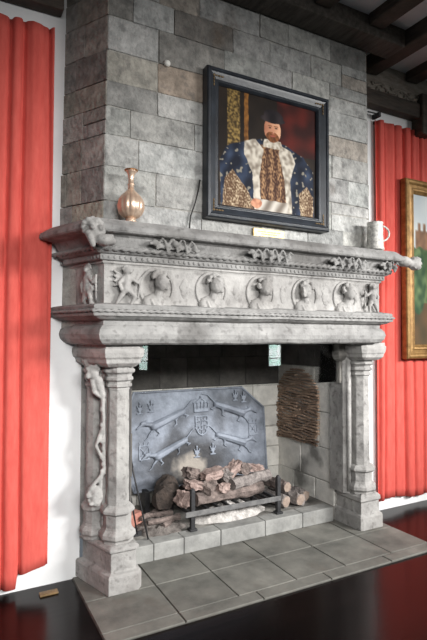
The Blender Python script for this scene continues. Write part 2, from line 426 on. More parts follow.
block_face('wall_firebox_back', (FX0, FY, 0), (1, 0, 0), (0, -1, 0), FX1-FX0, [.1, .3, .5, .7, .9, 1.12], [M['fire_block'], M['joint']], 6, (.75, 1.15))
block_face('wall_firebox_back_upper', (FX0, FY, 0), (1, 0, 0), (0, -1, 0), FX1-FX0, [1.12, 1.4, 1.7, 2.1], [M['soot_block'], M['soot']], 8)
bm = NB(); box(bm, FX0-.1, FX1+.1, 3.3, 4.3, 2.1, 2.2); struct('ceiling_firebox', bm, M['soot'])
bm = NB(); box(bm, FX0-.05, FX1+.05, 3.36, 4.25, .02, .128); struct('floor_firebox', bm, M['fire_stone'], 'soot stained raised hearth floor of the firebox')
# thin tile infill in the right cheek, arched top
bm = NB(); lay = tint_layer(bm); rt = random.Random(9)
z = .60; row = 0
while z < 1.30:
    y0, y1 = 3.545, 4.165
    zm = z+.012
    if zm > .98:                                   # arch
        half = .33*math.sqrt(max(0, 1-((zm-.98)/.31)**2)); y0, y1 = max(y0, 3.855-half), min(y1, 3.855+half)
    if zm < .70: y0 += rt.uniform(0, .05)
    y = y0
    while y < y1-.02:
        w = min(rt.uniform(.10, .24), y1-y); n = 5
        off = rt.uniform(-.010, .012); tl = rt.uniform(-.008, .008); g = rt.uniform(.65, 1.1)
        th = rt.uniform(.006, .010); rings = []
        for k in range(n+1):
            yy = y+.003+(w-.006)*k/n; wob = .006*math.sin(yy*21+row*1.1)+tl*(k/n-.5)+rt.uniform(-.0015, .0015)
            rings.append([(FX1+.0, yy, zm-th+wob), (FX1-.028-off, yy, zm-th+wob), (FX1-.028-off, yy, zm+th+wob), (FX1, yy, zm+th+wob)])
        nf = len(bm.faces); loft(bm, rings); bm.faces.ensure_lookup_table()
        paint(bm.faces[nf:], lay, (g, g*.95, g*.9)); y += w
    z += .0265; row += 1
struct('wall_firebox_tile_infill', bm, M['tile'], 'arched panel of thin tiles laid in wavy courses')

# ------------------------------------------------------------------ hearth and kerb
bm = NB(); lay = tint_layer(bm); rh = random.Random(4)
x0h, x1h = .752, 3.30
vs, fs = box(bm, x0h, x1h, 2.562, 3.37, -.03, .006); paint(fs, lay, (.45, .44, .42))
def flag(xa, xb, ya, yb):
    g = rh.uniform(.88, 1.08); vs, fs = box(bm, xa+.004, xb-.004, ya+.003, yb-.003, .0, .014+rh.uniform(0, .002)); paint(fs, lay, (g, g*.99, g*.96))
xs = [x0h, 1.20, 1.60, 2.04, 2.46, 2.90, x1h]
for a, b in zip(xs, xs[1:]):
    flag(a, b, 2.66, 3.02); flag(a, b, 3.02, 3.37)
xs = [x0h, 1.2, 1.72, 2.25, 2.8, x1h]
for a, b in zip(xs, xs[1:]): flag(a, b, 2.56, 2.66)
o = obj('hearth', bm, M['flag'], None, bevel=.003)
tag(o, 'grey flagstone hearth slab set into the dark floorboards', 'hearth')
bm = NB(); lay = tint_layer(bm)
xs = [1.115, 1.31, 1.545, 1.85, 2.25, 2.62, 2.95]
for a, b in zip(xs, xs[1:]):
    g = rh.uniform(.95, 1.12); vs, fs = box(bm, a+.002, b-.002, 3.335+rh.uniform(-.003, .003), 3.46, .016, .135); paint(fs, lay, (g, g, g*.98))
M['kerb'] = mat('kerb_stone', srgb(118,118,117), srgb(154,154,152), 7, .85, .35, attr='tint', stain=(srgb(110,106,100), 6, .58, .5))
o = obj('hearth_kerb', bm, M['kerb'], None, bevel=.006)
tag(o, 'low pale stone kerb along the front of the fire opening', 'kerb')

# ------------------------------------------------------------------ chimneypiece
XC = 1.968
CP = empty('chimneypiece', (XC, 3.1, .016))
tag(CP, 'carved grey stone chimneypiece with medallion frieze and octagonal columns', 'fireplace')
def path(Y, end=None):
    """plan polyline of a moulding whose front face is at Y"""
    xw = .69-1.45*(2.95-Y) if Y < 2.95 else .69+1.1*(Y-2.95)
    xc = xw+SP*(WY-Y)
    ye = end or WY; xe = xw if not end else xw+SP*(WY-ye)*.2
    return [(xe, ye), (xc, Y), (2*XC-xc, Y), (2*XC-xe, ye)]
def mould(name, prof, parent=CP, m='stone_worn', smooth=False, back=3.44, end=None):
    """prof: list of (Y, z) going round the front face from bottom to top"""
    bm = NB(); rings = []
    n = 30
    for (Y, z) in prof:
        P = path(Y, end); ring = []
        ring.append((P[0][0], back, z)) if back > WY else None
        for i in range(6): t = i/6; ring.append((P[0][0]+(P[1][0]-P[0][0])*t, P[0][1]+(P[1][1]-P[0][1])*t, z))
        for i in range(n): t = i/n; x = P[1][0]+(P[2][0]-P[1][0])*t; ring.append((x, Y, z))
        for i in range(7): t = i/6; ring.append((P[2][0]+(P[3][0]-P[2][0])*t, P[2][1]+(P[3][1]-P[2][1])*t, z))
        ring.append((P[3][0], back, z))
        ring = [(x, y+.004*mnoise.noise(Vector((x*6, z*9, y))), zz+.005*mnoise.noise(Vector((x*3.1, 5, y*2)))) for x, y, zz in ring]
        rings.append(ring)
    loft(bm, rings)
    return obj(name, bm, M[m], parent, smooth=smooth)
mould('lintel', [(3.0, 1.54), (2.965, 1.54), (2.945, 1.55), (2.928, 1.575), (2.922, 1.605), (2.928, 1.635), (2.942, 1.655), (2.952, 1.662), (2.95, 1.68), (2.955, 1.69)])
mould('cornice', [(2.955, 1.685), (2.945, 1.69), (2.92, 1.697), (2.895, 1.712), (2.885, 1.715), (2.882, 1.73), (2.888, 1.735), (2.90, 1.738), (2.90, 1.752), (2.888, 1.754), (2.884, 1.772), (2.892, 1.782), (2.93, 1.79), (2.955, 1.795)])
fz = mould('frieze', m='stone', prof=[(2.955, 1.79), (2.955, 2.02), (2.95, 2.03), (2.942, 2.035), (2.942, 2.05), (2.93, 2.055)])
mould('bed_moulding', [(2.93, 2.05), (2.925, 2.055), (2.925, 2.085), (2.91, 2.09), (2.90, 2.10), (2.90, 2.13), (2.905, 2.132), (2.90, 2.15), (2.885, 2.185), (2.86, 2.20)], end=3.314, back=3.314)
mould('shelf', [(2.87, 2.195), (2.84, 2.20), (2.828, 2.205), (2.822, 2.215), (2.825, 2.24), (2.832, 2.248), (2.87, 2.285), (3.04, 2.292)], end=3.312, back=3.312)
# rope moulding
def rope(name, Y, z, r, pitch):
    P = path(Y); pts = []
    def seg(a, b):
        L = math.dist(a, b); k = max(2, int(L/(pitch/9)))
        return [(a[0]+(b[0]-a[0])*i/k, a[1]+(b[1]-a[1])*i/k) for i in range(k)]
    pts = seg(P[0], P[1])+seg(P[1], P[2])+seg(P[2], P[3])+[P[3]]
    bm = NB(); rings = []; s = 0
    for k, p in enumerate(pts):
        q0, q1 = pts[max(k-1, 0)], pts[min(k+1, len(pts)-1)]
        d = Vector((q1[0]-q0[0], q1[1]-q0[1], 0)).normalized(); sd = d.cross(Vector((0, 0, 1)))
        if k: s += math.dist(pts[k-1], p)
        ring = []
        for i in range(8):
            a = 2*PI*i/8; rr = r*(1+.32*math.cos(2*(a)-2*PI*s/pitch))
            ring.append(Vector((p[0], p[1], z))+sd*rr*math.cos(a)+Vector((0, 0, rr*math.sin(a))))
        rings.append(ring)
    loft(bm, rings); return obj(name, bm, M['stone_worn'], CP, smooth=True)
rope('rope_moulding', 2.893, 2.117, .0145, .05)
rope('rope_moulding', 2.880, 1.745, .0095, .045)
# leaf moulding
bm = NB(); P = path(2.925); i = 0
for a, b in ((P[0], P[1]), (P[1], P[2]), (P[2], P[3])):
    L = math.dist(a, b); k = int(L/.035)
    for i in range(k):
        t = (i+.5)/k; x, y = a[0]+(b[0]-a[0])*t, a[1]+(b[1]-a[1])*t
        ball(bm, (x, y+.004, 2.069), (.0125, .012, .015), 1)
obj('leaf_moulding', bm, M['stone_worn'], CP, smooth=True)

# --- carved busts in roundels
def bust_bm(cx, cz, Y, turn, hair, rs):
    bm = NB(); rn = random.Random(rs)
    ball(bm, (cx, Y+.004, cz-.072), (.080, .036, .052))                 # shoulders
    ball(bm, (cx-.05, Y, cz-.07), (.034, .030, .036)); ball(bm, (cx+.05, Y, cz-.07), (.034, .030, .036))
    ball(bm, (cx, Y-.010, cz-.085), (.05, .03, .032))
    cap(bm, (cx, Y-.006, cz-.045), (cx+.012*turn, Y-.014, cz+.0), .025, .022)
    hx = cx+.014*turn
    ball(bm, (hx, Y-.028, cz+.026), (.036, .038, .044))                # skull
    ball(bm, (hx+.018*turn, Y-.040, cz+.018), (.022, .020, .028))      # face
    ball(bm, (hx+.033*turn, Y-.052, cz+.022), (.008, .010, .010), 1)   # nose
    ball(bm, (hx+.024*turn, Y-.046, cz-.004), (.013, .013, .010), 1)   # chin
    ball(bm, (hx+.026*turn, Y-.046, cz+.040), (.017, .010, .006), 1)   # brow
    for k in range(hair):
        a = rn.uniform(0, PI*1.15)-.1
        ball(bm, (hx-.01*turn+.038*math.cos(a), Y-.018-rn.uniform(0, .018), cz+.042+.036*math.sin(a)), rn.uniform(.010, .015), 1)
    for k in range(2): cap(bm, (cx-.04+.04*k, Y-.030, cz-.058), (cx-.02+.04*k, Y-.034, cz-.10), .005, .006, 6)
    return bm
fan = []
for k in range(5):
    cx, cz = 1.169+.392*k, 1.898
    bm = NB(); rings = []
    for i in range(40):
        a = 2*PI*i/40; c, s = math.cos(a), math.sin(a)
        rings.append([(cx+(.112+dr)*c, 2.957+dy, cz+(.118+dr)*s) for dr, dy in ((-.012, .02), (-.012, -.006), (-.007, -.014), (.0, -.010), (.006, -.016), (.012, -.006), (.012, .02))])
    V = [[bm.verts.new(p) for p in r] for r in rings]
    for i in range(40):
        for j in range(7):
            bm.faces.new((V[i][j], V[(i+1) % 40][j], V[(i+1) % 40][(j+1) % 7], V[i][(j+1) % 7]))
    md = obj('medallion', bm, M['stone'], CP, smooth=True)
    b = bust_bm(cx, cz-.0, 2.952, (1, 1, 1, -1, 1)[k], (13, 16, 18, 12, 22)[k], k)
    for v in b.verts: v.co = Vector((cx+(v.co.x-cx)*1.22, 2.952+(v.co.y-2.952)*1.15, cz+(v.co.z-cz)*1.32))
    obj('bust', b, M['stone'], md, remesh=.005)
# shallow foliage between roundels
for k in range(4):
    cx, cz = 1.365+.392*k, 1.9; bm = NB(); rn = random.Random(k+40)
    ball(bm, (cx, 2.957, cz), (.035, .009, .075))
    for j in range(7):
        a = rn.uniform(0, 6.28); r = rn.uniform(.01, .045)
        ball(bm, (cx+r*.8*math.cos(a), 2.957, cz+r*1.4*math.sin(a)), (rn.uniform(.008, .02), .007, rn.uniform(.01, .03)), 1, Matrix.Rotation(rn.uniform(0, 3), 3, 'Y'))
    obj('foliage_relief', bm, M['stone'], CP, remesh=.006)

def cherub(bm, c, right, out, s=1, mir=1):
    """standing winged child figure in relief: c = middle, right/out = unit vectors"""
    c, r, o = Vector(c), Vector(right)*mir, Vector(out); u = Vector((0, 0, 1))
    p = lambda a, b, d: c+(r*a+u*b+o*d)*s
    ball(bm, p(.0, .085, .03), .028*s); ball(bm, p(.012, .082, .05), (.016*s,)*3, 1)
    for k in range(6): ball(bm, p(.03*math.cos(k*.62), .095+.022*math.sin(k*.62), .03), .011*s, 1)
    cap(bm, p(0, .055, .022), p(-.005, -.02, .024), .026*s, .030*s)
    cap(bm, p(.02, .045, .03), p(.062, .015, .035), .013*s, .010*s); cap(bm, p(.062, .015, .035), p(.085, .052, .03), .010*s, .008*s)
    cap(bm, p(-.02, .045, .028), p(-.055, .01, .035), .013*s, .010*s); cap(bm, p(-.055, .01, .035), p(-.04, -.035, .04), .010*s, .008*s)
    cap(bm, p(.012, -.03, .026), p(.045, -.07, .038), .020*s, .015*s); cap(bm, p(.045, -.07, .038), p(.025, -.118, .022), .014*s, .010*s)
    cap(bm, p(-.014, -.03, .026), p(-.04, -.072, .026), .020*s, .015*s); cap(bm, p(-.04, -.072, .026), p(-.065, -.112, .02), .014*s, .010*s)
    cap(bm, p(.085, .052, .03), p(.07, -.08, .02), .007*s, .007*s, 6)
    for k in range(4): cap(bm, p(-.02, .05-.012*k, .012), p(-.078, .085-.03*k, .012), .012*s, .008*s, 6)
dl = Vector((-SP, 1, 0)).normalized(); nl = Vector((-1, -SP, 0)).normalized(); cx0 = path(2.955)[1][0]
bm = NB(); cherub(bm, (.965, 2.95, 1.905), (1, 0, 0), (0, -1, 0), 1.0); obj('carved_figure', bm, M['stone'], CP, remesh=.006)
bm = NB(); cherub(bm, (3.0, 2.95, 1.905), (1, 0, 0), (0, -1, 0), 1.0, -1); obj('carved_figure', bm, M['stone'], CP, remesh=.006)
c = Vector((cx0, 2.955, 1.905))+dl*.13
bm = NB(); cherub(bm, c, -dl, nl, 1.1); cherub(bm, c+dl*.0+Vector((0, 0, -.03)), -dl, nl, .9, -1); obj('carved_figure', bm, M['stone'], CP, remesh=.006)
# scrolling beasts under the shelf
def beast(x0, x1, z, seed):
    bm = NB(); rn = random.Random(seed); L = x1-x0; Y = 2.872
    ball(bm, ((x0+x1)/2, Y+.004, z), (L*.5, .014, .026))
    n = max(6, int(L/.032))
    for k in range(n):                                   # curling leaves and limbs
        t = (k+.5)/n; x = x0+L*t; s = 1 if k % 2 else -1; h = (.030+rn.uniform(0, .012))*(.75+.5*math.sin(PI*t))
        cap(bm, (x-.014*s, Y-.006, z-s*.006), (x+.012, Y-.022, z+s*h), .011, .006, 7)
        cap(bm, (x+.012, Y-.022, z+s*h), (x+.036, Y-.018, z+s*h*.55), .008, .006, 7)
        ball(bm, (x, Y-.016, z-s*h*.35), rn.uniform(.009, .015), 1)
    ball(bm, (x0+.015, Y-.018, z+.010), (.026, .020, .020)); ball(bm, (x0-.012, Y-.022, z+.002), (.017, .013, .012), 1)
    ball(bm, (x1-.015, Y-.016, z-.006), (.022, .018, .020)); ball(bm, ((x0+x1)/2, Y-.022, z+.012), (.024, .018, .022))
    obj('carved_beast', bm, M['stone_worn'], CP, remesh=.005)
beast(1.10, 1.40, 2.158, 1); beast(1.80, 2.14, 2.158, 2); beast(2.52, 2.85, 2.155, 3); beast(3.03, 3.2, 2.158, 4)
# corner heads
bm = NB()
c = Vector((.745, 2.845, 2.20))
ball(bm, c, (.062, .05, .05)); ball(bm, c+Vector((.045, -.03, -.055)), (.052, .045, .036)); ball(bm, c+Vector((-.03, -.015, .045)), (.04, .04, .03))
ball(bm, c+Vector((.085, -.035, -.06)), (.028, .03, .025)); ball(bm, c+Vector((.02, -.045, .012)), .02, 1); ball(bm, c+Vector((-.03, -.048, .01)), .018, 1)
for k in range(12):
    a = k*.55; ball(bm, c+Vector((-.02+.055*math.cos(a), -.015-.02*math.sin(a), .02+.042*math.sin(a))), .019, 1)
cap(bm, c+Vector((.02, -.04, -.035)), c+Vector((.085, -.05, -.03)), .014, .011); cap(bm, c+Vector((-.045, -.02, -.02)), c+Vector((-.02, -.03, -.085)), .022, .016)
obj('corner_head', bm, M['stone'], CP, remesh=.006)
bm = NB(); c = Vector((3.36, 2.865, 2.20))
ball(bm, c, (.075, .05, .035)); ball(bm, c+Vector((.045, -.01, .0)), (.06, .05, .06)); ball(bm, c+Vector((.075, -.02, .03)), (.03, .03, .025)); ball(bm, c+Vector((.06, -.03, -.03)), (.032, .03, .025))
ball(bm, c+Vector((-.07, 0, .01)), (.08, .055, .045))
for k in range(8):
    a = k*.8; ball(bm, c+Vector((.05+.045*math.cos(a), -.035, .045*math.sin(a))), .014, 1)
obj('corner_head', bm, M['stone'], CP, remesh=.006)

# --- piers
def off(pts, d):
    """offset a convex plan outline (counter-clockwise) outward by d"""
    n = len(pts); out = []
    for i in range(n):
        p0, p1, p2 = Vector(pts[i-1]), Vector(pts[i]), Vector(pts[(i+1) % n])
        a, b = (p1-p0).normalized(), (p2-p1).normalized()
        na, nb = Vector((a.y, -a.x)), Vector((b.y, -b.x)); h = (na+nb).normalized()
        q = p1+h*d/max(.3, h.dot(na)); out.append((q.x, q.y))
    return out
def tiers(name, plan_, levels, parent, m='stone'):
    bm = NB(); loft(bm, [[(x, y, z) for x, y in off(plan_, d)] for d, z in levels]); return obj(name, bm, M[m], parent, bevel=.004)
OCT = PI/8
def column(cx, cy, name_parent, r=.07, zb=.29, tall=True, rot=OCT):
    e = empty('column', (0, 0, 0)); e.parent = name_parent
    e.location = Vector((cx, cy, zb))-root_loc(name_parent)
    k = r/.07
    bm = NB(); lathe(bm, cx, cy, [(.105*k, zb), (.105*k, zb+.02), (.12*k, zb+.035), (.118*k, zb+.06), (.095*k, zb+.085), (.09*k, zb+.10), (.09*k, zb+.175), (.112*k, zb+.19), (.112*k, zb+.205), (.095*k, zb+.225), (.078*k, zb+.235)], 8, rot)
    obj('pedestal', bm, M['stone'], e, bevel=.003)
    bm = NB(); n = 14
    lathe(bm, cx, cy, [((.074-.004*i/n)*k+.0015*math.sin(i*2.2), zb+.22+(1.255-zb-.22)*i/n) for i in range(n+1)], 8, rot)
    obj('shaft', bm, M['stone'], e, bevel=.004)
    bm = NB(); lathe(bm, cx, cy, [(.072*k, 1.25), (.072*k, 1.265), (.088*k, 1.272), (.088*k, 1.285), (.078*k, 1.292), (.078*k, 1.305), (.096*k, 1.315), (.096*k, 1.33), (.085*k, 1.338), (.088*k, 1.352), (.106*k, 1.365), (.106*k, 1.38), (.095*k, 1.388), (.10*k, 1.40), (.12*k, 1.425), (.125*k, 1.44)], 8, rot)
    obj('capital', bm, M['stone'], e, bevel=.002)
# left pier: plinth follows the splayed return
LP_ = [(.835, 3.0+.12), (.905, 3.035), (1.055, 3.035), (1.085, 3.07), (1.085, 3.37), (.795, 3.37)]
LPo = [(.90, 3.02), (1.075, 3.02), (1.10, 3.045), (1.10, 3.37), (.79, 3.37)]
pier = empty('pier', (0, 0, 0)); pier.parent = CP; pier.location = Vector((1.0, 3.2, .016))-root_loc(CP)
tiers('plinth', LPo, [(.012, .016), (.012, .115), (.006, .13), (-.018, .14), (-.018, .255), (-.004, .265), (-.004, .28), (-.03, .295)], pier)
column(.987, 3.155, pier, .07)
column(.868, 3.285, pier, .052, .29)
box_bm = NB(); prism(box_bm, [(.835, 3.37), (.90, 3.2), (1.04, 3.2), (1.10, 3.25), (1.10, 3.40), (.80, 3.40)], .28, 1.42); obj('pier_core', box_bm, M['stone'], pier)
tiers('abacus', [(.868, 3.02), (1.07, 3.02), (1.10, 3.05), (1.10, 3.37), (.76, 3.37)], [(-.03, 1.40), (.0, 1.425), (.004, 1.45), (.016, 1.462), (.022, 1.49), (.022, 1.515), (.012, 1.52), (.012, 1.545)], pier)
# grotesque ornament between the two columns
bm = NB(); g0 = Vector((.885, 3.175, 0))
pz = lambda dx, z, dn=0: Vector((.882+dx, 3.165, z))+nl*dn
ball(bm, pz(-.02, 1.36, .04), (.035, .035, .045)); ball(bm, pz(-.035, 1.345, .065), (.02, .02, .025), 1)
for k in range(6): ball(bm, pz(-.02+.035*math.cos(k), 1.385+.02*math.sin(k), .045), .016, 1)
cap(bm, pz(0, 1.31, .03), pz(.02, 1.22, .02), .034, .024); cap(bm, pz(-.02, 1.31, .05), pz(.0, 1.24, .06), .016, .012); cap(bm, pz(0, 1.24, .06), pz(.035, 1.20, .04), .012, .010)
cap(bm, pz(.03, 1.25, .03), pz(.035, .72, .015), .014, .012); cap(bm, pz(.02, 1.0, .02), pz(-.01, .90, .03), .014, .010); cap(bm, pz(-.01, .90, .03), pz(.03, .80, .02), .012, .010)
for k in range(9): ball(bm, pz(.03-.012*(k % 2), 1.18-.05*k, .02), (.017, .015, .022), 1)
ball(bm, pz(.0, .585, .035), (.045, .035, .07)); ball(bm, pz(-.02, .60, .07), (.02, .02, .02), 1); ball(bm, pz(.02, .60, .065), (.02, .02, .02), 1)
ball(bm, pz(0, .545, .07), (.022, .02, .014), 1); cap(bm, pz(-.03, .64, .04), pz(.03, .72, .03), .014, .010); cap(bm, pz(.03, .63, .04), pz(.03, .74, .03), .014, .012); cap(bm, pz(-.05, .57, .03), pz(-.045, .64, .03), .014, .012)
obj('grotesque_ornament', bm, M['stone'], pier, remesh=.006)
# right pier
pier = empty('pier', (0, 0, 0)); pier.parent = CP; pier.location = Vector((3.1, 3.2, .016))-root_loc(CP)
RP = [(3.0, 3.065), (3.02, 3.06), (3.225, 3.06), (3.29, 3.37), (2.99, 3.37)]
tiers('plinth', RP, [(.008, .016), (.008, .115), (.002, .13), (-.012, .14), (-.016, .23), (-.004, .245), (-.006, .275), (-.03, .295)], pier)
column(3.115, 3.185, pier, .078)
bm = NB(); prism(bm, [(2.968, 3.235), (3.0, 3.20), (3.2, 3.22), (3.25, 3.40), (2.968, 3.40)], .28, 1.42); obj('pier_core', bm, M['stone'], pier)
tiers('abacus', [(2.99, 3.03), (3.02, 3.015), (3.215, 3.015), (3.30, 3.37), (2.98, 3.37)], [(-.03, 1.40), (.0, 1.425), (.004, 1.45), (.012, 1.462), (.018, 1.49), (.018, 1.515), (.01, 1.52), (.01, 1.545)], pier)
tube_bm = NB(); lathe(tube_bm, 3.005, 3.205, [(.02, .3), (.022, 1.40)], 8); obj('jamb_roll', tube_bm, M['stone'], pier, smooth=True)
bm = NB(); loft(bm, [[(x, y, z) for x, y in ((2.90-d, 3.20-d), (2.985, 3.20-d), (2.985, 3.30), (2.90-d, 3.30))] for d, z in ((-.05, 1.20), (-.045, 1.225), (-.045, 1.38), (-.02, 1.40), (.0, 1.43), (.0, 1.54))])
obj('corbel', bm, M['fire_stone'], pier, bevel=.004)

# ------------------------------------------------------------------ glass screen at the back of the fire opening
gs = empty('glass_smoke_screen', (2.0, 3.27, 1.21))
tag(gs, 'clear glass smoke screen hung under the lintel, reflecting narrow windows', 'glass panel')
bm = NB(); box(bm, 1.105, 2.93, 3.268, 3.272, 1.21, 1.545); obj('glass', bm, M['glass'], gs)
bm = NB(); box(bm, 1.105, 2.93, 3.262, 3.278, 1.528, 1.546); obj('hanging_rail', bm, M['black_iron'], gs)

# ------------------------------------------------------------------ fireback
fb = empty('fireback', (2.02, 4.05, .135))
tag(fb, 'large cast iron fireback with clipped corners and heraldic relief', 'fireback')
PX0, PX1, PZ0, PZ1 = 1.335, 2.705, .30, 1.112
tilt = .10
def fp(u, v, d=0):
    """plate coordinates: u metres from the left edge, v metres above the bottom, d metres out of the face"""
    return Vector((PX0+u, 3.985+tilt*v-d, PZ0+v))
W_, H_ = PX1-PX0, PZ1-PZ0
out = [(.055, 0), (W_-.03, 0), (W_, .04), (W_, H_-.20), (W_-.235, H_), (.07, H_), (0, H_-.19), (0, .13)]
bm = NB(); loft(bm, [[fp(u, v, 0) for u, v in out], [fp(u, v, -.035) for u, v in out]]); obj('plate', bm, M['plate'], fb, bevel=.004)
bm = NB()
loop = [fp(u, v, .0) for u, v in out]
for a, b in zip(loop, loop[1:]+loop[:1]): cap(bm, a, b, .011, .011, 6)
obj('rim', bm, M['iron'], fb, smooth=True)
def relief(name, fn, *a):
    bm = NB(); fn(bm, *a); return obj(name, bm, M['iron'], fb, remesh=.005)
def hound(bm, u, v, s, m, slope):
    def p(x, y, d=.006): return fp(u+m*x*s, v+(y+slope*x)*s, d)
    cap(bm, p(-.16, .0, .002), p(.10, .02, .002), .024*s+.004, .034*s+.004, 7)
    cap(bm, p(.10, .03), p(.17, .07), .024*s, .018*s, 7); ball(bm, p(.19, .085), (.036*s, .016, .024*s), 1); cap(bm, p(.20, .085), p(.25, .075), .013*s, .009*s, 6)
    for x0, x1, y1 in ((.10, .16, -.045), (.07, .05, -.065), (-.12, -.10, -.07), (-.16, -.21, -.055)):
        cap(bm, p(x0, 0), p((x0+x1)/2+.015, y1*.5), .013*s, .009*s, 6); cap(bm, p((x0+x1)/2+.015, y1*.5), p(x1, y1), .009*s, .006*s, 6); cap(bm, p(x1, y1), p(x1+.025, y1-.004), .007*s, .005*s, 6)
    cap(bm, p(-.17, .01), p(-.24, .05), .008*s, .006*s, 6); cap(bm, p(-.24, .05), p(-.30, .04), .006*s, .005*s, 6); cap(bm, p(.18, .08), p(.165, .10), .006*s, .005*s, 6)
def sprig(bm, u, v, s, m):
    for k in range(3): cap(bm, fp(u, v-.035*s, .004), fp(u+m*(k-1)*.026*s, v+.03*s-.008*abs(k-1), .008), .009*s, .007*s, 6)
    cap(bm, fp(u-.024*s, v-.045*s, .004), fp(u+.024*s, v-.045*s, .004), .008*s, .008*s, 6); ball(bm, fp(u, v+.045*s, .006), .012*s, 1)
    cap(bm, fp(u-.02*s, v-.015*s, .004), fp(u+.022*s, v-.01*s, .006), .008*s, .006*s, 6)
def badge(bm, u, v, w, h):
    q = [(-w, -h), (w, -h), (w, h), (-w, h)]
    for a, b in zip(q, q[1:]+q[:1]): cap(bm, fp(u+a[0], v+a[1], .002), fp(u+b[0], v+b[1], .002), .007, .007, 6)
    cap(bm, fp(u-w, v-h, .001), fp(u+w, v+h, .001), .006, .006, 6); cap(bm, fp(u-w, v+h, .001), fp(u+w, v-h, .001), .006, .006, 6)
    ball(bm, fp(u, v, .004), .016, 1)
    for k in (-1, 0, 1): cap(bm, fp(u+k*w*.8, v+h, .001), fp(u+k*w*.9, v+h+.03, .002), .007, .006, 6)
def shield(bm, u, v, w, h):
    q = [(-w, h), (w, h), (w, -.2*h), (.6*w, -.75*h), (0, -h), (-.6*w, -.75*h), (-w, -.2*h)]
    for a, b in zip(q, q[1:]+q[:1]): cap(bm, fp(u+a[0], v+a[1], .004), fp(u+b[0], v+b[1], .004), .008, .008, 6)
    cap(bm, fp(u, v+h, .003), fp(u, v-h, .003), .006, .006, 6); cap(bm, fp(u-w, v+.05*h, .003), fp(u+w, v+.05*h, .003), .006, .006, 6)
    for sx, sz in ((-.5, .55), (.5, .55), (-.45, -.3), (.45, -.3)):
        for k in range(3): ball(bm, fp(u+sx*w+(k-1)*.010, v+sz*h+(.012 if k == 1 else -.006), .003), (.008, .008, .012), 1)
def crown(bm, u, v, w):
    cap(bm, fp(u-w, v, .004), fp(u+w, v, .004), .012, .012, 6); cap(bm, fp(u-w, v+.02, .003), fp(u+w, v+.02, .003), .006, .006, 6)
    for k in range(5):
        x = -w+k*w/2; cap(bm, fp(u+x, v+.01, .004), fp(u+x*1.12, v+.06, .005), .008, .007, 6); ball(bm, fp(u+x*1.12, v+.075, .005), .011, 1)
    cap(bm, fp(u-w, v+.07, .003), fp(u, v+.115, .004), .007, .007, 6); cap(bm, fp(u+w, v+.07, .003), fp(u, v+.115, .004), .007, .007, 6); ball(bm, fp(u, v+.125, .004), .014, 1)
relief('shield_relief', shield, .70, .49, .06, .085)
relief('crown_relief', crown, .70, .62, .065)
relief('hound_relief', hound, .35, .55, 1.05, -1, -.45); relief('hound_relief', hound, 1.02, .60, 1.05, 1, -.42)
relief('hound_relief', hound, .37, .30, 1.0, -1, -.50); relief('hound_relief', hound, 1.02, .33, 1.0, 1, -.42)
for u, v in ((.12, .68), (.22, .69), (1.06, .74), (1.15, .72), (.64, .27), (.80, .28)): relief('sprig_relief', sprig, u, v, 1, 1)
relief('badge_relief', badge, .15, .31, .045, .055); relief('badge_relief', badge, 1.24, .42, .045, .055)
for u in (.14, .30, W_-.16):
    bm = NB(); box(bm, PX0+u-.022, PX0+u+.022, 3.90, 4.02, .13, .32); obj('foot', bm, M['black_iron'], fb, bevel=.006)

# ------------------------------------------------------------------ fire grate
GX0, GX1, GY0, GY1 = 1.655, 2.44, 3.43, 3.84
gr = empty('fire_grate', ((GX0+GX1)/2, GY0, .135))
tag(gr, 'black iron fire grate with square uprights and front rail holding the logs', 'grate')
for x in (GX0, GX1):
    bm = NB(); box(bm, x-.017, x+.017, GY0-.017, GY0+.017, .135, .43); ball(bm, (x, GY0, .432), .02, 1); box(bm, x-.03, x+.03, GY0-.03, GY0+.03, .135, .152)
    obj('upright', bm, M['black_iron'], gr, bevel=.003)
    bm = NB(); box(bm, x-.013, x+.013, GY0+.017, GY1, .235, .26); box(bm, x-.013, x+.013, GY1-.03, GY1, .129, .235); obj('side_bar', bm, M['black_iron'], gr, bevel=.003)
bm = NB(); box(bm, GX0-.07, GX1+.01, GY0-.030, GY0-.017, .245, .285); obj('front_rail', bm, M['grey_iron'], gr, bevel=.003)
bm = NB()
for k in range(8):
    x = GX0+.07+k*.092; box(bm, x, x+.015, GY0+.017, GY1, .238, .256)
box(bm, GX0, GX1, GY1-.02, GY1, .236, .256)
obj('grid_bars', bm, M['black_iron'], gr)

# ------------------------------------------------------------------ ash and logs
def heap(name, cx, cy, rx, ry, h, z0, m, label, seed):
    bm = NB(); n, k = 72, 16; rings = []
    for j in range(k+1):
        t = j/k; ring = []
        for i in range(n):
            a = 2*PI*i/n; w = 1+.16*mnoise.noise(Vector((math.cos(a)*2+seed, math.sin(a)*2, 0)))*t; x, y = cx+rx*t*w*math.cos(a), cy+ry*t*w*math.sin(a)
            zz = z0+h*(1-t*t)*(1+.7*mnoise.noise(Vector((x*11+seed, y*11, 0))))+.03*mnoise.noise(Vector((x*34, y*34, seed)))*(1-t*t)
            ring.append((x, y, max(zz, z0-.004)) if t > .02 else (x, y, z0+h))
        rings.append(ring)
    rings.append([(x, y, z0-.005) for x, y, _ in rings[-1]])
    loft(bm, rings); o = obj(name, bm, m, None, smooth=True); tag(o, label, 'ash', kind='stuff'); return o
heap('white_ash', 2.06, 3.60, .36, .13, .10, .129, M['ash'], 'bank of white wood ash under the fire grate', 3)
heap('grey_ash', 1.46, 3.62, .20, .19, .06, .129, M['grey_ash'], 'grey ash and cinders left of the fire grate', 8)

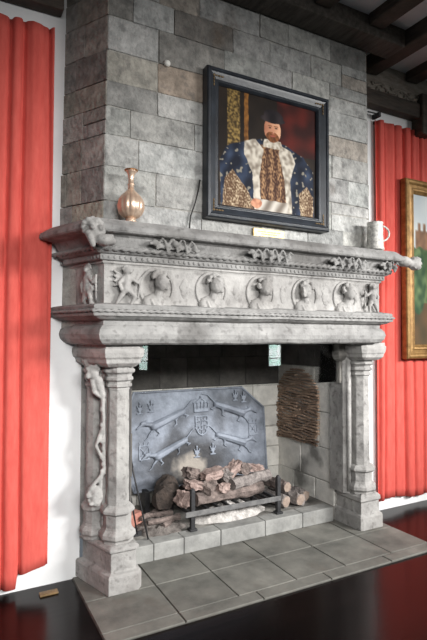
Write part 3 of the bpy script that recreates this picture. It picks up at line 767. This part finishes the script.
def log(p0, p1, r, m, label, group=None, seed=0, n=10, cat='log', name='log', jit=.35, ends=None):
    a, b = Vector(p0), Vector(p1); pts = []; k = 8
    s, t = frame_at(b-a)
    for i in range(k+1):
        f = i/k; pts.append(a.lerp(b, f)+s*.25*r*mnoise.noise(Vector((f*2+seed, 1, 0)))+t*.25*r*mnoise.noise(Vector((f*2, seed, 4))))
    bm = NB(); tube(bm, pts, [r*(.92 if i in (0, k) else 1) for i in range(k+1)], n, jit=jit, seed=seed)
    if ends:
        e = empty(name, tuple((a+b)/2)); tag(e, label, cat, group)
        big = [f for f in bm.faces if len(f.verts) > 4]
        for f in big: f.material_index = 1
        obj('bark', bm, m, e, smooth=False)
        d = (b-a).normalized(); bm2 = NB(); tube(bm2, [pts[0]-d*.003, pts[0]+d*.001], r*.84, n, jit=.2, seed=seed); obj('cut_end', bm2, ends, e)
        return e
    o = obj(name, bm, m, None, smooth=False); tag(o, label, cat, group); return o
def chunk(c, r, rot, m, label, group, seed, cat='burnt log piece', name='burnt_log'):
    bm = NB(); R_ = Matrix.Rotation(rot[2], 3, 'Z') @ Matrix.Rotation(rot[1], 3, 'Y') @ Matrix.Rotation(rot[0], 3, 'X')
    q = bmesh.ops.create_cube(bm, size=2); bmesh.ops.subdivide_edges(bm, edges=bm.edges[:], cuts=4, use_grid_fill=True)
    for v in bm.verts:
        p = v.co.copy(); p = p.lerp(p.normalized()*1.15, .35)
        d = 1+.34*mnoise.noise(p*1.7+Vector((seed*3.1, 0, 0)))+.12*mnoise.noise(p*5+Vector((seed, 2, 0)))
        v.co = Vector(c)+R_ @ Vector((p.x*r[0]*d, p.y*r[1]*d, p.z*r[2]*d))
    o = obj(name, bm, m, None); tag(o, label, cat, group); return o
G = 'burnt log pieces heaped on the fire grate'
log((1.50, 3.60, .345), (1.60, 3.80, .40), .085, M['log_black'], 'thick black charred log end at the left of the fire', G, 1, 12, 'burnt log piece', 'burnt_log')
log((1.74, 3.55, .318), (2.38, 3.60, .325), .055, M['log'], 'long charred log along the bottom of the fire behind the front rail', G, 2, 10, 'burnt log piece', 'burnt_log')
log((2.06, 3.53, .395), (2.46, 3.60, .41), .046, M['log_grey'], 'grey bark log lying at the right of the heap', G, 3, 10, 'burnt log piece', 'burnt_log')
log((1.70, 3.72, .325), (2.40, 3.74, .33), .065, M['log_black'], 'black charred log at the back of the grate', G, 4, 10, 'burnt log piece', 'burnt_log')
chunk((1.63, 3.53, .345), (.06, .045, .055), (.2, .5, .3), M['log_pink'], 'pinkish scorched lump at the left end of the front rail', G, 1)
chunk((1.74, 3.57, .425), (.085, .05, .032), (0, .25, .2), M['log_pink'], 'flat pinkish slab leaning on the left upright', G, 2)
chunk((1.86, 3.545, .40), (.06, .045, .04), (.3, -.3, .6), M['log'], 'grey brown lump between the pink slabs', G, 3)
chunk((1.93, 3.62, .475), (.10, .055, .034), (0, -.12, .1), M['log_pink'], 'pale scorched slab on the top left of the heap', G, 4)
chunk((2.05, 3.60, .455), (.05, .045, .042), (.5, .2, .9), M['log_grey'], 'grey knobbly lump in the middle of the heap', G, 5)
chunk((2.13, 3.64, .49), (.075, .045, .035), (.1, -.45, .3), M['log_pink'], 'pinkish wedge tilted up at the crest of the heap', G, 6)
chunk((2.24, 3.66, .475), (.055, .05, .042), (.2, .4, 0), M['log'], 'dark brown lump right of the crest', G, 7)
chunk((2.36, 3.66, .465), (.07, .04, .03), (0, .15, -.3), M['log_pink'], 'thin pinkish splinter block at the upper right of the heap', G, 8)
chunk((1.97, 3.52, .385), (.05, .035, .035), (0, .2, .4), M['log_pink'], 'small pink lump in front of the heap centre', G, 9)
chunk((1.78, 3.70, .48), (.07, .05, .04), (0, .3, .4), M['log'], 'brown lump at the back left of the heap', G, 10)
GC = 'cut logs stacked right of the grate'
log((2.575, 3.50, .187), (2.50, 3.86, .19), .054, M['log_grey'], 'lower left cut log beside the right upright of the grate', GC, 11, 12, ends=M['log_end'])
log((2.71, 3.48, .189), (2.66, 3.84, .19), .055, M['log_grey'], 'rightmost cut log of the three by the brick cheek', GC, 12, 12, ends=M['log_end'])
log((2.612, 3.535, .296), (2.56, 3.86, .298), .046, M['log'], 'topmost cut log of the three stacked right of the grate', GC, 13, 12, ends=M['log_end'])
log((2.83, 3.56, .183), (2.80, 3.86, .183), .05, M['log_grey'], 'dusty log lying against the right firebox cheek', GC, 14, 12, ends=M['log_end'])
GK = 'charred sticks left of the grate'
ks = [((1.36, 3.58, .195), (1.60, 3.52, .215), 'charred stick nearest the kerb left of the grate'), ((1.40, 3.70, .205), (1.58, 3.62, .225), 'charred stick lying on the cinders under the fireback edge'),
      ((1.33, 3.66, .20), (1.50, 3.74, .215), 'charred stick pointing at the fireback foot'), ((1.45, 3.50, .18), (1.62, 3.60, .20), 'charred stick slanting towards the left upright')]
for k, (a, b, lb) in enumerate(ks): log(a, b, .02, M['log'], lb, GK, 20+k, 7, 'stick', 'charred_stick')
bm = NB(); mbox(bm, (1.275, 3.72, .185), Vector((.9, .43, 0)).normalized(), Vector((-.43, .9, 0)).normalized(), (0, 0, 1), .08, .05, .055)
tag(obj('brick', bm, M['pinkbrick'], None, bevel=.008), 'pink brick on the firebox floor behind the left column', 'brick')
# fire irons leaning behind the left column
GI = 'fire irons leaning behind the left column'
for p0, p1, lb, nm, ct in (((1.30, 3.42, .14), (1.118, 3.31, .78), 'thin iron poker leaning behind the left column, nearer the kerb', 'poker', 'poker'),
                    ((1.255, 3.52, .14), (1.118, 3.42, .72), 'thin iron rake leaning behind the poker beside the left column', 'ash_rake', 'fire iron')):
    e = empty(nm, p0); tag(e, lb, ct, GI)
    bm = NB(); tube(bm, [p0, p1], .006, 8); obj('rod', bm, M['black_iron'], e, smooth=True)
    a = Vector(p0); b = Vector(p1); d = (b-a).normalized()
    bm = NB(); cap(bm, b-d*.09, b, .010, .009, 8); obj('handle', bm, M['black_iron'], e, smooth=True)
    if nm == 'ash_rake':
        bm = NB(); box(bm, p0[0]-.03, p0[0]+.03, p0[1]-.006, p0[1]+.006, .136, .17); obj('rake_head', bm, M['black_iron'], e)

# ------------------------------------------------------------------ portrait over the shelf
def poly_in(u, v, pts):
    c = False; j = len(pts)-1
    for i in range(len(pts)):
        (x0, y0), (x1, y1) = pts[i], pts[j]
        if (y0 > v) != (y1 > v) and u < (x1-x0)*(v-y0)/(y1-y0)+x0: c = not c
        j = i
    return c
def ell(u, v, cx, cy, rx, ry): return ((u-cx)/rx)**2+((v-cy)/ry)**2 < 1
def nz(u, v, s, k=0): return mnoise.noise(Vector((u*s+k*13.7, v*s, k*3.3)))
def mixc(a, b, t): t = max(0, min(1, t)); return tuple(x+(y-x)*t for x, y in zip(a, b))
def portrait(u, v):
    """a plain half-length sitter in a fur trimmed gown (u right, v down)"""
    u0, v0 = u, v; u += .006*nz(u, v, 20, 11); v += .006*nz(u, v, 20, 12)
    c = mixc((30, 24, 20), (50, 40, 32), nz(u, v, 6, 9)+.3)
    if .09 < u < .21 and v < .62: c = mixc((66, 52, 30), (150, 124, 72), nz(u, v, 55, 1)*1.3+.45)
    if .25 < u < .29 and v < .5: c = mixc((92, 58, 28), (150, 102, 48), nz(u, v, 30, 1)+.5)
    if u > .58 and v < .46: c = mixc((104, 34, 26), (48, 20, 18), nz(u, v, 7, 2)+.55)
    gown = [(.03, 1), (.02, .62), (.08, .49), (.26, .42), (.42, .37), (.66, .38), (.86, .46), (.97, .58), (.98, 1)]
    fold = .5+.5*math.sin(u*38+3*nz(u, v, 4, 15)+v*9)
    if poly_in(u, v, gown):
        c = mixc((16, 22, 36), (62, 76, 100), fold*.55+nz(u, v, 12, 3)*.5)
        if nz(u, v, 30, 4) > .42: c = (132, 126, 114)
    for pts in ([(.04, 1), (.07, .76), (.14, .68), (.30, .86), (.34, 1)], [(.83, 1), (.81, .80), (.90, .72), (.97, .82), (.97, 1)]):   # sleeves
        if poly_in(u, v, pts): c = mixc((86, 62, 44), (206, 188, 158), nz(u*1.6, v*.9, 62, 13)*1.2+.36*fold+.1)
    if poly_in(u, v, [(.37, .42), (.64, .42), (.68, .70), (.69, 1), (.40, 1), (.38, .7)]):       # doublet
        c = mixc((64, 40, 30), (168, 132, 96), nz(u*1.5, v*.8, 56, 14)*1.1+.34+.3*math.sin(u*75))
    if poly_in(u, v, [(.25, .42), (.36, .38), (.44, .46), (.40, .70), (.42, 1), (.35, 1), (.33, .68), (.25, .53)]) or \
       poly_in(u, v, [(.61, .39), (.73, .43), (.77, .53), (.72, .70), (.74, 1), (.68, 1), (.66, .72), (.60, .48)]):   # fur
        c = mixc((204, 196, 182), (128, 118, 106), nz(u, v, 30, 5)+.35)
    if poly_in(u, v, [(.40, .90), (.69, .90), (.70, 1), (.40, 1)]): c = mixc((198, 192, 182), (120, 110, 100), .5+.5*math.sin(u*48+v*30))
    if poly_in(u, v, [(.45, .36), (.62, .36), (.645, .435), (.43, .435)]): c = mixc((150, 138, 122), (216, 208, 194), nz(u, v, 40, 16)+.5)
    if ((u-.535)/.086)**2+((v-.272)/.112)**2 < 1:                                               # face
        c = mixc((224, 172, 138), (160, 100, 76), (.545-u)*5.5+.3+.3*nz(u, v, 14, 17))
        if ell(u, v, .533, .345, .072, .056): c = mixc((140, 86, 52), (88, 54, 34), nz(u, v, 40, 6)+.4)      # beard
        if ell(u, v, .537, .326, .028, .008): c = (160, 84, 72)
        if ell(u, v, .505, .252, .014, .007) or ell(u, v, .568, .252, .014, .007): c = (74, 52, 42)
        if abs(u-.505) < .022 and abs(v-.236) < .004 or abs(u-.568) < .022 and abs(v-.236) < .004: c = (130, 86, 60)
        if abs(u-.542) < .006 and .255 < v < .30: c = (200, 140, 110)
        if ell(u, v, .540, .302, .016, .006): c = (160, 98, 76)
    if ell(u, v, .535, .178, .128, .034) or ell(u, v, .54, .145, .100, .056): c = mixc((24, 20, 24), (58, 50, 52), nz(u, v, 12, 18)+.3)   # plain round cap
    if ell(u, v, .37, .94, .055, .042): c = mixc((206, 150, 120), (150, 96, 74), nz(u, v, 30, 19)+.4)        # hand
    return c
def landscape(u, v):
    hz = .36+.05*nz(u, 0, 4, 1)+.03*nz(u, 0, 13, 2)
    if v < hz:
        c = mixc((206, 210, 208), (160, 172, 180), nz(u, v, 5, 3)+.4)
        if .03 < u < .30 and v > .19+.05*((int(u*30)) % 2): c = mixc((142, 108, 84), (110, 84, 66), nz(u, v, 20, 4)+.5)
    elif v < .72: c = mixc((62, 84, 52), (128, 138, 96), nz(u, v*1.3, 9, 5)+.45); c = mixc(c, (44, 60, 44), nz(u, v, 22, 6))
    else: c = mixc((104, 78, 54), (66, 60, 44), nz(u, v, 8, 7)+.5)
    if ell(u, v, .06, .58, .10, .22): c = mixc((48, 72, 50), (104, 124, 84), nz(u, v, 18, 8)+.4)
    return c
def canvas(name, x0, x1, z0, z1, y, fn, nu, nv, parent):
    bm = NB(); lay = bm.loops.layers.float_color.new('paint')
    col = [[None]*(nu+1) for _ in range(nv+1)]; V = []
    for j in range(nv+1):
        row = []
        for i in range(nu+1):
            u, v = i/nu, j/nv
            acc = [0, 0, 0]
            for du, dv in ((0, 0), (.3, .3), (-.3, .3), (.3, -.3), (-.3, -.3)):
                q = fn(u+du/nu, v+dv/nv); acc = [a+b_/5 for a, b_ in zip(acc, q)]
            col[j][i] = srgb(*acc); row.append(bm.verts.new((x0+(x1-x0)*u, y, z1-(z1-z0)*v)))
        V.append(row)
    for j in range(nv):
        for i in range(nu):
            f = bm.faces.new((V[j][i], V[j+1][i], V[j+1][i+1], V[j][i+1]))
            for l, (a, b_) in zip(f.loops, ((j, i), (j+1, i), (j+1, i+1), (j, i+1))): l[lay] = col[a][b_]
    # a back board gives the canvas its thickness
    bz = [bm.verts.new(p) for p in ((x0, y+.012, z0), (x1, y+.012, z0), (x1, y+.012, z1), (x0, y+.012, z1))]
    bm.faces.new(bz)
    me = bpy.data.meshes.new(name)
    bmesh.ops.translate(bm, verts=bm.verts[:], vec=-root_loc(parent)); bm.normal_update(); bm.to_mesh(me); bm.free()
    me.materials.append(M['paint']); o = bpy.data.objects.new(name, me); COL.objects.link(o); o.parent = parent; return o
def picture_frame(parent, x0, x1, z0, z1, w, yb, prof, m):
    """prof: (fraction of width from outside, depth forward)"""
    bm = NB(); rings = []
    for f, d in prof:
        i = w*f; rings.append([(x0+i, yb-d, z0+i), (x1-i, yb-d, z0+i), (x1-i, yb-d, z1-i), (x0+i, yb-d, z1-i)])
    loft(bm, rings, caps=False); return obj('frame', bm, m, parent, bevel=.002)
X0, X1, Z0, Z1 = 1.528, 2.592, 2.400, 3.438
pt = empty('portrait_painting', ((X0+X1)/2, 3.0, Z0))
tag(pt, 'dark framed oil portrait of a bearded man in a fur trimmed gown', 'painting')
fw = .105
picture_frame(pt, X0, X1, Z0, Z1, fw, 3.028, [(0, 0), (0, .06), (.06, .072), (.22, .076), (.30, .066), (.42, .062), (.72, .050), (.84, .054), (.92, .046), (1.0, .034), (1.0, .0)], M['frame_black'])
canvas('canvas', X0+fw-.004, X1-fw+.004, Z0+fw-.004, Z1-fw+.004, 3.001, portrait, 210, 200, pt)
for sx, sz in ((0, 0), (1, 0), (0, 1), (1, 1)):
    bm = NB()
    x = X0+.055 if not sx else X1-.055; z = Z0+.055 if not sz else Z1-.055; a = 1 if not sx else -1; b = 1 if not sz else -1
    for k in range(4):
        ball(bm, (x+a*.022*k, 2.967, z), (.013, .003, .006), 1); ball(bm, (x, 2.967, z+b*.022*k), (.006, .003, .013), 1)
    obj('corner_ornament', bm, M['dull_gold'], pt, smooth=True)
bm = NB(); box(bm, 1.935, 2.205, 3.018, 3.034, 2.292, 2.378)
pq = empty('name_plaque', (2.07, 3.03, 2.292)); tag(pq, 'small brass name plaque below the framed portrait', 'plaque')
obj('plate', bm, M['brass'], pq, bevel=.003)
bm = NB(); rq = random.Random(5)
for row, (z, a, b) in enumerate(((2.355, 1.97, 2.17), (2.338, 2.0, 2.14), (2.32, 1.98, 2.16))):
    x = a
    while x < b: w = rq.uniform(.008, .026); box(bm, x, min(x+w, b), 3.0165, 3.019, z-.0025, z+.0025); x += w+.006
obj('engraving', bm, M['dull_gold'], pq)

# small things on the breast
bm = NB(); tube(bm, [(1.505, 3.022, 2.66), (1.495, 3.018, 2.60), (1.47, 3.02, 2.50), (1.435, 3.022, 2.40), (1.425, 3.02, 2.31)], .0045, 6)
tag(obj('cable', bm, M['black_cable'], None, smooth=True), 'thin black cable hanging beside the portrait frame', 'cable')
bm = NB(); lathe(bm, 0, 0, [(.022, 0), (.022, .012), (.016, .022), (.004, .025)], 16)
bmesh.ops.rotate(bm, verts=bm.verts[:], cent=(0, 0, 0), matrix=Matrix.Rotation(PI/2, 3, 'X')); bmesh.ops.translate(bm, verts=bm.verts[:], vec=(1.262, 3.036, 3.405))
tag(obj('wall_sensor', bm, M['white_plastic'], None, smooth=True), 'small white round sensor on the chimney stones', 'sensor')

# ------------------------------------------------------------------ vase and tankard
ZV = 2.292
vs_ = empty('fluted_vase', (.985, 2.93, ZV)); tag(vs_, 'rosy copper bottle vase with fluted belly on the mantel shelf', 'vase')
cx, cy = .985, 2.928
def fl(a, z): 
    t = max(0, min(1, (ZV+.19-z)/.04))*max(0, min(1, (z-ZV-.025)/.02)); return 1-.07*t*(1-abs(math.cos(a*7)))
bm = NB(); lathe(bm, cx, cy, [(.034, ZV+.024), (.052, ZV+.032), (.072, ZV+.052), (.083, ZV+.08), (.085, ZV+.105), (.078, ZV+.135), (.062, ZV+.16), (.04, ZV+.182), (.024, ZV+.198), (.019, ZV+.205)], 84, 0, fl); obj('belly', bm, M['copper'], vs_, smooth=True)
bm = NB(); lathe(bm, cx, cy, [(.019, ZV+.203), (.017, ZV+.225), (.021, ZV+.23), (.021, ZV+.236), (.016, ZV+.241), (.0165, ZV+.27), (.021, ZV+.295), (.032, ZV+.313), (.036, ZV+.318)], 32); obj('neck', bm, M['copper'], vs_, smooth=True)
bm = NB(); lathe(bm, cx, cy, [(.034, ZV+.316), (.041, ZV+.318), (.042, ZV+.324), (.036, ZV+.327), (.020, ZV+.310)], 32); obj('rim', bm, M['copper_dark'], vs_, smooth=True)
bm = NB(); lathe(bm, cx, cy, [(.036, ZV), (.037, ZV+.005), (.030, ZV+.014), (.031, ZV+.026)], 32); obj('foot', bm, M['copper'], vs_, smooth=True)
tk = empty('tankard', (3.035, 2.93, ZV)); tag(tk, 'pale pewter tankard with relief pattern and curved handle at the shelf end', 'tankard')
cx, cy = 3.035, 2.925
bm = NB(); lathe(bm, cx, cy, [(.0705, ZV), (.072, ZV+.012), (.067, ZV+.02), (.065, ZV+.06), (.066, ZV+.064), (.064, ZV+.07), (.062, ZV+.15), (.064, ZV+.155), (.062, ZV+.16), (.061, ZV+.205), (.064, ZV+.215), (.064, ZV+.222), (.058, ZV+.222), (.057, ZV+.03)], 40); obj('body', bm, M['pewter'], tk, smooth=True)
hd = Vector((.93, -.36, 0)); pts = []
for k in range(13):
    a = -PI*.46+PI*.92*k/12; pts.append(Vector((cx, cy, ZV+.135))+hd*(.052+.068*math.cos(a))+Vector((0, 0, .062*math.sin(a))))
bm = NB(); tube(bm, pts, .0075, 8); obj('handle', bm, M['pewter'], tk, smooth=True)

# ------------------------------------------------------------------ curtains
def curtain(name, x0, x1, ztop, zbot, folds, label, hem=None, seed=0, edge_lean=0):
    """folds: list of (x, depth, width) dips away from the viewer plus ripples"""
    e = empty(name, ((x0+x1)/2, 3.30, zbot)); tag(e, label, 'curtain', 'red curtains either side of the chimneypiece')
    bm = NB(); nx = int((x1-x0)/.008); nzv = 44; V = []
    for j in range(nzv+1):
        t = j/nzv; row = []
        for i in range(nx+1):
            x = x0+(x1-x0)*i/nx; zz = ztop+(zbot-ztop)*t
            y = 3.338
            gather = .6*(1+.7*(1-t)**3)
            for fx, fd, fwid in folds:
                y += fd*math.exp(-((x-fx-.012*math.sin(t*3+fx*9))/fwid)**2)*gather
            y += .005*(1-.6*t)*math.sin(x*48+t*1.6+seed)+.008*mnoise.noise(Vector((x*5, t*2.2, seed)))+.006*(1-t)**2*math.sin(x*60+seed)
            zz += (hem(x) if hem else 0)*t**6+.004*math.sin(x*31+seed)*(1-t)**8
            xx = x+edge_lean*(1-t)*max(0, (i/nx if edge_lean > 0 else 1-i/nx))
            row.append(bm.verts.new((xx, max(3.322, min(y, 3.362)), zz)))
        V.append(row)
    for j in range(nzv):
        for i in range(nx): bm.faces.new((V[j][i], V[j+1][i], V[j+1][i+1], V[j][i+1]))
    o = obj('cloth', bm, M['curtain'], e, smooth=True)
    md = o.modifiers.new('cloth', 'SOLIDIFY'); md.thickness = .004
    bm = NB(); box(bm, x0+.01, x1-.01, 3.367, 3.375, ztop-.03, ztop-.004); obj('batten', bm, M['oak'], e)
    return e
rn = random.Random(3)
lf = [(.325, .06, .012), (.415, .055, .011), (.37, -.012, .03), (.5, -.012, .06), (.22, .05, .014), (.05, .05, .03), (-.1, .05, .03), (-.25, .05, .03), (-.4, .05, .03), (.575, .03, .012)]
curtain('curtain', -.75, .592, 3.61, .075, lf, 'long red curtain left of the chimneypiece', lambda x: (.05 if x > .40 else -.02)+.02*math.sin(x*13), 1)
rf = [(3.50, .045, .012), (3.585, .04, .012), (3.72, .05, .014), (3.85, .05, .014), (3.97, .05, .014), (4.09, .05, .014), (4.2, .05, .02), (4.3, .05, .02), (4.45, .05, .02), (4.6, .05, .02), (3.53, -.02, .03), (3.71, -.02, .03), (3.9, -.02, .04)]
curtain('curtain', 3.475, 5.2, 3.61, .095, rf, 'long red curtain right of the chimneypiece behind the gilt picture', lambda x: .018*math.sin(x*9), 4)
bm = NB(); tube(bm, [(3.385, 3.34, 3.665), (3.50, 3.30, 3.645)], .006, 6); box(bm, 3.47, 3.495, 3.285, 3.37, 3.62, 3.66)
tag(obj('curtain_hook', bm, M['black_iron'], None), 'small iron curtain hook at the top of the right curtain', 'hook')

# ------------------------------------------------------------------ gilt landscape on the right
lp = empty('landscape_painting', (4.5, 3.2, 1.38)); tag(lp, 'gilt framed landscape painting hanging over the right curtain', 'painting')
x0, x1, z0, z1 = 3.775, 5.1, 1.385, 3.09
picture_frame(lp, x0, x1, z0, z1, .135, 3.312, [(0, 0), (0, .05), (.05, .062), (.2, .072), (.3, .066), (.42, .05), (.62, .052), (.70, .060), (.80, .056), (.92, .040), (1, .032), (1, 0)], M['gilt'])
canvas('canvas', x0+.13, x1-.13, z0+.13, z1-.13, 3.285, landscape, 90, 120, lp)

# ------------------------------------------------------------------ floor socket
bm = NB(); box(bm, .53, .64, 3.225, 3.275, .0005, .012); 
fs_ = empty('floor_socket', (.585, 3.25, 0)); tag(fs_, 'small brass floor socket plate beside the left plinth', 'socket')
obj('cover_plate', bm, M['dull_gold'], fs_, bevel=.003)
for x in (.55, .595):
    bm = NB(); box(bm, x, x+.025, 3.236, 3.264, .0118, .0145); obj('flap', bm, M['dull_gold'], fs_)
